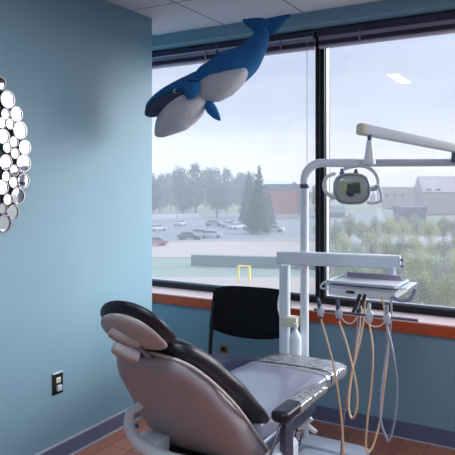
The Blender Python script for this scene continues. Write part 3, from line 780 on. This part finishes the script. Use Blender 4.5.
# ================================================================ BLACK SIDE CHAIR
def side_chair():
    c = at(252.5, 350, 3.70)
    t = thing('side_chair', 'black armless side chair with wide curved back under the window', 'chair', (c.x, c.y-.25, 0), math.radians(8))
    cx, yb = 0, .27
    X = V((1, 0, 0))
    mw = Matrix.Translation(t.location) @ t.rotation_euler.to_matrix().to_4x4()
    def put(name, bm, m, par=t):
        bm.transform(mw); return obj(name, bm, m, par)
    # back: lofted in z with rounded shoulders and an arched lower edge
    b = B(); nx, nz = 24, 16; W = .265
    grid = {}
    for side in (0, 1):
        for i in range(nx+1):
            for j in range(nz+1):
                a = -1+2*i/nx; v = j/nz
                lo = .645-.055*(1-abs(a)**2.4)
                hi = .905-.04*abs(a)**8
                z = lo+(hi-lo)*v
                w = W*(1-.03*v)
                edge = min(1, (1-abs(a))*9, v*7+.0, (1-v)*7); th = .008+.016*math.sqrt(max(0, min(1, edge)))
                y = yb+.05*(v)+(.035*(1-a*a))+(-th if side == 0 else th)
                grid[side, i, j] = b.verts.new((a*w, y, z))
    for side in (0, 1):
        for i in range(nx):
            for j in range(nz):
                b.faces.new((grid[side, i, j], grid[side, i+1, j], grid[side, i+1, j+1], grid[side, i, j+1]))
    for i in range(nx):
        for j in (0, nz): b.faces.new((grid[0, i, j], grid[0, i+1, j], grid[1, i+1, j], grid[1, i, j]))
    for j in range(nz):
        for i in (0, nx): b.faces.new((grid[0, i, j], grid[0, i, j+1], grid[1, i, j+1], grid[1, i, j]))
    put('backrest', b, M['guest'])
    b = slab_loft(B(), [V((-.01, -.30, .475)), V((0, -.05, .487)), V((0, .24, .475))], [(0, .25), (1, .235)], [(0, .03), (1, .03)], [(0, .025), (1, .025)], X, e=4, endr=.05)
    put('seat', b, M['guestseat'])
    b = B(); box(b, (-.21, -.2, .42), (.21, .22, .455), .01); put('seat_frame', b, M['blackp'])
    for s in (-1, 1):
        b = tube(B(), [(s*.25, .235, 0), (s*.25, .245, .44), (s*.248, .262, .62), (s*.243, .285, .80)], .013, 10, sm=4); put('rear_leg', b, M['blackp'])
        b = tube(B(), [(s*.215, -.24, 0), (s*.21, -.215, .44)], .013, 10); put('front_leg', b, M['blackp'])
    return t
side_chair()

# ================================================================ OUTSIDE
b = B(); box(b, (-420, YG+.3, GZ-1), (300, 700, GZ)); struct('ground_outside', b, M['field'])
def quad(pts, z, m, name, th=.03):
    b = B(); vs = [b.verts.new((p.x, p.y, z)) for p in pts]; vs2 = [b.verts.new((p.x, p.y, z+th)) for p in pts]
    b.faces.new(vs); b.faces.new(vs2)
    n = len(vs)
    for i in range(n): b.faces.new((vs[i], vs[(i+1) % n], vs2[(i+1) % n], vs2[i]))
    return struct(name, b, m)
quad([gnd(-60, 243), gnd(330, 240), gnd(420, 214), gnd(120, 213)], GZ, M['asphalt'], 'parking_lot')
quad([gnd(-60, 259), gnd(330, 257), gnd(330, 241.5), gnd(-60, 244)], GZ, M['conc'], 'concrete_apron', .06)
quad([gnd(-100, 283), gnd(330, 283), gnd(330, 258), gnd(-60, 260)], GZ, M['grass'], 'grass_bank', .05)
quad([gnd(-100, 310), gnd(520, 310), gnd(520, 279), gnd(-60, 277)], GZ, M['conc'], 'walkway', .08)
quad([gnd(330, 252), gnd(700, 254), gnd(700, 236), gnd(330, 237)], GZ, M['road'], 'side_road', .08)
# kerb line
a, c_ = gnd(150, 242.6), gnd(330, 240.2)
b = tube(B(), [a, c_], .35, 4); struct('kerb', b, M['conc'])
# low grey green wall
a, c_ = gnd(192, 266), gnd(322, 269.8)
def wallseg(name, a, c_, h, th, m, label, cat):
    d = (c_-a); L = d.length; ang = math.atan2(d.y, d.x)
    b = B(); box(b, (0, -th/2, 0), (L, th/2, h), .03, rot=Matrix.Translation((a.x, a.y, GZ)) @ Matrix.Rotation(ang, 4, 'Z'))
    return tag(obj(name, b, m, smooth=False), label, cat)
wallseg('retaining_wall', a, c_, 1.4, .9, M['hedgewall'], 'low grey green retaining wall outside beyond the left window pane', 'wall')
wallseg('guard_rail', gnd(150, 219.5), gnd(200, 218), 1.4, .4, M['carwhite'], 'long white guard rail at the far edge of the parking lot', 'rail')

def car(px, py, ang, m, label):
    p = gnd(px, py); t = thing('parked_car', label, 'car', (p.x, p.y, GZ+.03), ang, 'cars in the lot outside')
    mw = Matrix.Translation(t.location) @ t.rotation_euler.to_matrix().to_4x4()
    prof = [(-2.15, .35), (-2.2, .75), (-1.9, .95), (-1.2, 1.0), (1.2, .95), (2.1, .8), (2.2, .4)]
    def ext(prof, w0, w1=None):
        b = B(); n = len(prof); A = [b.verts.new((x, -w0, z)) for x, z in prof]; C = [b.verts.new((x, w0, z)) for x, z in prof]
        b.faces.new(A); b.faces.new(C[::-1])
        for i in range(n): b.faces.new((A[i], A[(i+1) % n], C[(i+1) % n], C[i]))
        b.transform(mw); return b
    obj('car_body', ext(prof, .9), m, t, smooth=False)
    obj('roof', ext([(-1.25, 1.38), (-.9, 1.45), (.5, 1.45), (.7, 1.40)], .7), m, t, smooth=False)
    obj('cabin_glass', ext([(-1.75, .98), (-1.15, 1.38), (.6, 1.40), (1.25, .95)], .76), M['darkglass'], t, smooth=False)
    for x in (-1.35, 1.35):
        for y in (-.85, .85):
            b = B(); lathe(b, [(.32, -.1), (.33, 0), (.32, .1)], (x, y, .31), (0, 1, 0), 16); b.transform(mw); obj('wheel', b, M['tyre'], t)
cl = [(157, 231, 1.2, 'carwhite', 'white parked car cut off by the blue wall corner'), (180, 226, 1.9, 'carwhite', 'white parked car at the left in the back row of the lot'),
      (190, 240, .2, 'cardark', 'dark green grey car parked in the middle of the lot'), (201, 236.5, .3, 'carwhite', 'white parked car just behind the dark green one'),
      (211, 238, .5, 'carwhite', 'white parked car right of the dark green one'), (214, 226, .2, 'cargrey', 'silver parked car in the back row below the bare trees'),
      (229, 227, 1.6, 'cargrey', 'silver parked car at the right end of the back row'), (237, 229, 1.2, 'carwhite', 'white parked car left of the dark conifer'),
      (154, 246, 1.0, 'carred', 'dull red parked car at the left edge of the window'), (274, 232, .2, 'carwhite', 'white car below the pink brick building')]
for px, py, a, m_, l in cl: car(px, py, a, M[m_], l)

# lamp posts
for px, py, h in ((177, 243, 7.6), (205, 238, 9)):
    p = gnd(px, py); t = thing('street_lamp', 'slim grey street lamp %s' % ('beside the pale apron at the left of the lot' if px < 190 else 'among the parked cars near the centre of the lot'), 'street lamp', (p.x, p.y, GZ))
    obj('pole', tube(B(), [(p.x, p.y, GZ), (p.x, p.y, GZ+h)], [.1, .07], 8), M['roofpale'], t)
    obj('lamp_head', box(B(), (p.x-1.1, p.y-.15, GZ+h), (p.x+.3, p.y+.15, GZ+h+.15), .05), M['roofpale'], t)
# yellow guard frame
p0, p1 = gnd(238.5, 282), gnd(249.5, 282.5)
t = thing('bollard_frame', 'pair of yellow guard posts joined by a bar outside', 'guard post', (p0.x, p0.y, GZ))
for p in (p0, p1): obj('post', tube(B(), [(p.x, p.y, GZ), (p.x, p.y, GZ+1.7)], .12, 8), M['post_yellow'], t)
obj('crossbar', tube(B(), [(p0.x, p0.y, GZ+1.65), (p1.x, p1.y, GZ+1.65)], .1, 8), M['post_yellow'], t)

def house(px0, px1, ytop, d, zlo, label, wm, rm, roofh, flat=False, name='building', depth=10):
    d *= K; roofh *= K
    a = at(px0, 200, d); c_ = at(px1, 200, d); ztop = CAMZ+(185-ytop)*d/F
    dv = c_-a; L = math.hypot(dv.x, dv.y); ang = math.atan2(dv.y, dv.x)
    t = thing(name, label, 'building', (a.x, a.y, zlo), ang)
    mw = Matrix.Translation((a.x, a.y, zlo)) @ Matrix.Rotation(ang, 4, 'Z'); h = ztop-zlo
    obj('wall', box(B(), (0, 0, 0), (L, depth, h-roofh), rot=mw), wm, t, smooth=False)
    b = B()
    if flat: box(b, (-.25, -.3, h-roofh), (L+.25, depth, h), rot=mw)
    else:
        vs = [b.verts.new(mw @ V(p)) for p in ((-.5, -.5, h-roofh), (L+.5, -.5, h-roofh), (L+.5, depth+.5, h-roofh), (-.5, depth+.5, h-roofh), (-.5, depth/2, h), (L+.5, depth/2, h))]
        for f_ in ((0, 1, 5, 4), (2, 3, 4, 5), (0, 4, 3), (1, 2, 5), (0, 3, 2, 1)): b.faces.new([vs[i] for i in f_])
    obj('roof', b, rm, t, smooth=False)
    return t, mw, L, h
t, mw, L, h = house(267, 299.5, 184, 108, GZ+1.0, 'pink brick building with grey flat roof seen beyond the conifer', M['brick'], M['roofgrey'], 1.1, True)
obj('side_pier', box(B(), (L-.2, -.35, 0), (L+.8, 3, h), rot=mw), M['roofgrey'], t, smooth=False)
obj('plinth', box(B(), (-.4, -.4, -1.0), (L+3, 10, .35), rot=mw), M['conc'], t, smooth=False)
t, mw, L, h = house(383, 424, 187, 150, GZ+.5, 'long low pale house with grey roof behind the right pane trees', M['housewall'], M['roofpale'], 1.6, True)
for k in range(3): obj('window', box(B(), (1+k*3.2, -.1, h-4), (2.2+k*3.2, .05, h-2.6), rot=mw), M['darkglass'], t, smooth=False)
t, mw, L, h = house(424, 462, 176, 120, GZ+.3, 'pale gabled house at the right edge of the window view', M['housewall'], M['roofpale'], 3.2)
for k in range(2): obj('window', box(B(), (.8+k*3, -.1, h-5.2), (2.4+k*3, .05, h-4.2), rot=mw), M['darkglass'], t, smooth=False)
house(320, 345, 206, 110, GZ+.2, 'small dark low house just below the dental light', M['roofgrey'], M['roofgrey'], 1.2)
t, mw, L, h = house(404, 426, 207, 95, GZ+.1, 'dark slate blue shed among the trees left of the gabled house', M['darkglass'], M['roofgrey'], .8, True)
# hazy air outside
m, nt, out = node_mat('hazy_air'); vs_ = nt.nodes.new('ShaderNodeVolumeScatter'); vs_.inputs['Density'].default_value = .0013; vs_.inputs['Color'].default_value = (.9, .95, 1, 1)
nt.links.new(vs_.outputs[0], out.inputs['Volume'])
hz = obj('haze', box(B(), (-420, YG+4, GZ+.0), (300, 560, 50)), m, smooth=False); tag(hz, 'thin bluish haze hanging over the parking lot and trees', 'haze', kind='stuff')
# hills
b = B(); n = 60; top = []
for layer in range(1):
    pts = []
    for i in range(n+1):
        px = -120+i*14; y = 181.5-4*math.sin(i*.33)-2*math.sin(i*.9+1)
        pts.append((at(px, y, 520), at(px, 205, 520)))
    rows = []
    for tp, lo in pts:
        back = (tp-V((0, 0, 0))).normalized()*120; back.z = 0
        rows.append([b.verts.new(lo), b.verts.new(tp.lerp(lo, .3)+back*.3), b.verts.new(tp+back), b.verts.new(lo+back*2)])
    for i in range(n):
        for k in range(3): b.faces.new((rows[i][k], rows[i+1][k], rows[i+1][k+1], rows[i][k+1]))
struct('hills', b, M['hill'], smooth=True)

# ---------------------------------------------------------------- trees
def crown_mesh(name, blobs, n, leaf, m, seed, flat=1.0):
    """foliage of many small leaf quads scattered over and inside lumpy blobs, local coords"""
    rr = random.Random(seed); verts = []; faces = []
    tot = sum(b_[3]**2 for b_ in blobs)
    for (x, y, z, r, sz) in blobs:
        for k in range(int(n*r*r/tot)):
            d = V((rr.gauss(0, 1), rr.gauss(0, 1), rr.gauss(0, 1))).normalized()
            q = r*(rr.random()**.33)*(.85+.25*math.sin(d.x*5+z)*math.sin(d.y*4+x))
            c = V((x, y, z))+V((d.x*q, d.y*q, d.z*q*sz))
            a = V((rr.gauss(0, 1), rr.gauss(0, 1), rr.gauss(0, 1)*flat)).normalized(); e = a.orthogonal().normalized()
            s = leaf*rr.uniform(.6, 1.3); i0 = len(verts)
            verts += [c-a*s, c+e*s*.6, c+a*s, c-e*s*.6]; faces.append((i0, i0+1, i0+2, i0+3))
    me = bpy.data.meshes.new(name); me.from_pydata([tuple(v) for v in verts], [], faces); me.materials.append(m); return me
def trunk_mesh(name, h, r, seed, branches=7):
    rr = random.Random(seed); b = B()
    tube(b, [(0, 0, 0), (rr.uniform(-.1, .1)*r, 0, h*.5), (0, 0, h*.85)], [r, r*.7, r*.3], 7)
    for k in range(branches):
        z = h*rr.uniform(.3, .65); a = rr.uniform(0, 2*PI); l = h*rr.uniform(.25, .4)
        tube(b, [(0, 0, z), (math.cos(a)*l*.5, math.sin(a)*l*.5, z+l*.45), (math.cos(a)*l*.8, math.sin(a)*l*.8, z+l)], [r*.4, r*.25, r*.08], 5)
    me = bpy.data.meshes.new(name); b.to_mesh(me); b.free(); me.materials.append(M['bark']); return me
far_blobs = [[(0, 0, 6, 3.0, 1.1), (1.8, .5, 5, 2.2, 1), (-1.9, 0, 5.2, 2.3, 1), (0, 1, 8, 2.0, 1.1), (0, -1, 3.6, 2.4, .9)],
             [(0, 0, 6.5, 2.6, 1.3), (1.4, .5, 4.6, 2.2, 1), (-1.5, 0, 4.4, 2.4, 1), (.6, .5, 8.6, 1.5, 1.2)],
             [(0, 0, 5, 3.4, .9), (2.2, .3, 4.2, 2.3, .9), (-2.2, -.3, 4.6, 2.5, .9), (-.6, 0, 7, 2.0, 1)]]
for k in range(3): far_blobs[k] += [(.8, 0, 2.6, 2.4, .8), (-.9, .3, 3.0, 2.3, .8)]
FM = [crown_mesh('branches_mesh', far_blobs[k], 4200, .24, M['far_leaf'], 10+k) for k in range(3)]
FT = [trunk_mesh('trunk_mesh', 8.5, .22, 20+k) for k in range(3)]
def plant(name, me, tr, p, s, rz, label, group, cat='tree', cname='crown'):
    t = thing(name, label, cat, (p.x, p.y, GZ), rz, group); t.scale = (s, s, s) if not isinstance(s, tuple) else s
    o = bpy.data.objects.new(cname, me); link(o, t)
    if tr: o2 = bpy.data.objects.new('trunk', tr); link(o2, t)
    return t
row = []
for i in range(19):
    px = 116+i*11.2+R.uniform(-1.5, 1.5); d = K*((112, 130, 149)[i % 3]+R.uniform(-2, 2))
    if px > 262: d = K*(150+12*(i % 3))
    dens = 172 if px < 170 else (164 if px < 235 else 169 if px < 262 else 181)
    row.append((px, d, dens+R.uniform(-3, 4)))
for i, (px, d, yt) in enumerate(row):
    h = CAMZ-GZ+(185-yt)*d/F; p = at(px, 200, d); q_ = h/9.8
    plant('bare_tree', FM[i % 3], FT[i % 3], p, (q_*.8, q_*.8, q_), R.uniform(0, 6), 'hazy bare winter tree in the far line beyond the parking lot', 'bare trees beyond the lot')
for i in range(12):
    px = 330+i*11+R.uniform(-3, 3); d = K*R.uniform(165, 220); p = at(px, 200, d); h = CAMZ-GZ+(185-191+R.uniform(-2, 2))*d/F
    plant('bare_tree', FM[i % 3], FT[i % 3], p, h/9.8, R.uniform(0, 6), 'hazy bare tree on the horizon behind the right pane', 'bare trees on the right horizon')
# conifer
con = []
for k in range(46):
    z = .7+8.0*(k/46)**1.05; a = k*2.4; r = max(.1, 2.5*(1-z/9.0)**.9); con.append((math.cos(a)*r*.62, math.sin(a)*r*.62, z, r*.55+.12, .6))
CM = crown_mesh('needles_mesh', con, 9000, .16, M['conifer'], 5)
CT = trunk_mesh('conifer_trunk_mesh', 8, .2, 6, 0)
for px, d, s, l in ((259, 74*K, .98*K, 'tall dark conifer standing left of the pink brick building'), (249, 86*K, .92*K, 'dark conifer half hidden by the hazy reflection left of the tall one'), (269, 80*K, .62*K, 'short dark conifer in front of the brick building')):
    p = at(px, 200, d); plant('conifer_tree', CM, CT, p, (s*.72, s*.72, s), R.uniform(0, 6), l, 'conifers by the lot')
# spring trees on the right, nearer
sp_blobs = [[(0, 0, 3.6, 1.7, 1.1), (1.1, .4, 2.8, 1.3, 1), (-1.1, 0, 3.0, 1.4, 1), (.1, .3, 4.9, 1.1, 1.1), (0, -.5, 1.9, 1.4, .8), (.8, -.4, 4.1, .9, 1)],
            [(0, 0, 3.0, 1.8, .9), (1.3, .2, 3.6, 1.1, 1), (-1.2, .2, 2.4, 1.4, 1), (-.3, .3, 4.3, 1.2, 1.1), (0, 0, 1.6, 1.4, .7)]]
SM = [crown_mesh('leaves_mesh', sp_blobs[0], 5200, .085, M['spring'], 31), crown_mesh('leaves_mesh', sp_blobs[1], 5200, .085, M['spring2'], 32)]
ST = [trunk_mesh('spring_trunk_mesh', 5.0, .11, 41, 9), trunk_mesh('spring_trunk_mesh', 4.8, .11, 42, 9)]
sp = []
for i in range(12): sp.append((322+i*13.5, K*60+R.uniform(-6, 6), 214+R.uniform(-5, 5)))
for i in range(10): sp.append((343+i*14.5, K*44+R.uniform(-3, 3), 234+R.uniform(-6, 6)))
for i in range(9): sp.append((344+i*16, K*33+R.uniform(-2, 2), 252+R.uniform(-5, 6)))
for i in range(7): sp.append((352+i*19, K*26+R.uniform(-1, 1), 268+R.uniform(-5, 6)))
rowname = ['spring tree in the farthest row behind the right pane', 'spring tree in the middle row behind the right pane', 'spring shrub tree in the near row behind the right pane', 'spring shrub right below the window at the right']
for i, (px, d, yt) in enumerate(sp):
    h = CAMZ-GZ+(185-yt)*d/F; p = at(px, 200, d); k = (i*7) % 3 % 2
    rn = 0 if i < 12 else 1 if i < 22 else 2 if i < 31 else 3
    hue = ['yellow green ', 'grey green '][k]
    plant('leafy_tree', SM[k], ST[k], p, max(.5, h/6.0), R.uniform(0, 6), hue+rowname[rn], 'row %s %s trees' % (['far', 'middle', 'near', 'front'][rn], hue.strip()))

# ================================================================ WORLD + SUN
SKYUP = 2.2
w = bpy.data.worlds.new('sky'); S.world = w; w.use_nodes = True; nt = w.node_tree; nt.nodes.clear()
out = nt.nodes.new('ShaderNodeOutputWorld'); bg = nt.nodes.new('ShaderNodeBackground'); bg.inputs[1].default_value = 1.0
tc = nt.nodes.new('ShaderNodeTexCoord'); sp_ = nt.nodes.new('ShaderNodeSeparateXYZ'); nt.links.new(tc.outputs['Generated'], sp_.inputs[0])
rp = nt.nodes.new('ShaderNodeValToRGB'); nt.links.new(sp_.outputs[2], rp.inputs[0])
cr = rp.color_ramp; cr.elements[0].position = 0; cr.elements[0].color = (*srgb((232, 232, 238)), 1); cr.elements[1].position = 1; cr.elements[1].color = (*srgb((230, 238, 250)), 1)
for p_, c_ in ((.04, (238, 236, 242)), (.085, (202, 212, 232)), (.14, (180, 194, 222)), (.2, (190, 203, 230)), (.26, (200, 214, 242))):
    e = cr.elements.new(p_); e.color = (*srgb(c_), 1)
mp = nt.nodes.new('ShaderNodeMapping'); mp.inputs['Scale'].default_value = (2.2, 2.2, 9); nt.links.new(tc.outputs['Generated'], mp.inputs[0])
n = nt.nodes.new('ShaderNodeTexNoise'); n.inputs['Scale'].default_value = 1.6; n.inputs['Detail'].default_value = 5; n.inputs['Roughness'].default_value = .5; nt.links.new(mp.outputs[0], n.inputs[0])
r2 = nt.nodes.new('ShaderNodeValToRGB'); r2.color_ramp.elements[0].position = .35; r2.color_ramp.elements[0].color = (.78, .83, .93, 1)
r2.color_ramp.elements[1].position = .65; r2.color_ramp.elements[1].color = (1.12, 1.1, 1.08, 1); nt.links.new(n.outputs['Fac'], r2.inputs[0])
mx = nt.nodes.new('ShaderNodeMix'); mx.data_type = 'RGBA'; mx.blend_type = 'MULTIPLY'; mx.inputs[0].default_value = 1
nt.links.new(rp.outputs[0], mx.inputs[6]); nt.links.new(r2.outputs[0], mx.inputs[7])
r3 = nt.nodes.new('ShaderNodeMapRange'); r3.inputs[1].default_value = .2; r3.inputs[2].default_value = .6; r3.inputs[3].default_value = 1.0; r3.inputs[4].default_value = SKYUP
nt.links.new(sp_.outputs[2], r3.inputs[0]); nt.links.new(r3.outputs[0], bg.inputs[1])
nt.links.new(mx.outputs[2], bg.inputs[0]); nt.links.new(bg.outputs[0], out.inputs[0])
sl = bpy.data.lights.new('sun', 'SUN'); sl.energy = 10.5; sl.angle = math.radians(50); sl.color = (1, .985, .96)
so = bpy.data.objects.new('sun', sl); link(so); so.rotation_euler = V((-.76, -.62, -.24)).to_track_quat('-Z', 'Y').to_euler()
# portal at the window
pl = bpy.data.lights.new('window_portal', 'AREA'); pl.shape = 'RECTANGLE'; pl.size = XR-XA; pl.size_y = 1.8; pl.cycles.is_portal = True
po = bpy.data.objects.new('window_portal', pl); link(po); po.location = ((XR+XA)/2, YG+.12, 1.66); po.rotation_euler = V((0, -1, 0)).to_track_quat('-Z', 'Z').to_euler()

# ================================================================ CAMERA
cam = bpy.data.cameras.new('camera'); co = bpy.data.objects.new('camera', cam); link(co); S.camera = co
cam.sensor_width = 36; cam.sensor_fit = 'HORIZONTAL'; cam.lens = 36*F/455
cam.shift_y = -(227.5-185)/455
cam.clip_start = .05; cam.clip_end = 2000
co.location = (0, 0, CAMZ); co.rotation_euler = (PI/2, 0, PI/6)
S.view_settings.view_transform = 'Standard'; S.view_settings.look = 'None'; S.view_settings.exposure = 0; S.view_settings.gamma = 1
S.view_settings.use_curve_mapping = False
S.cycles.use_denoising = True
S.cycles.max_bounces = 8; S.cycles.diffuse_bounces = 4; S.cycles.transparent_max_bounces = 16
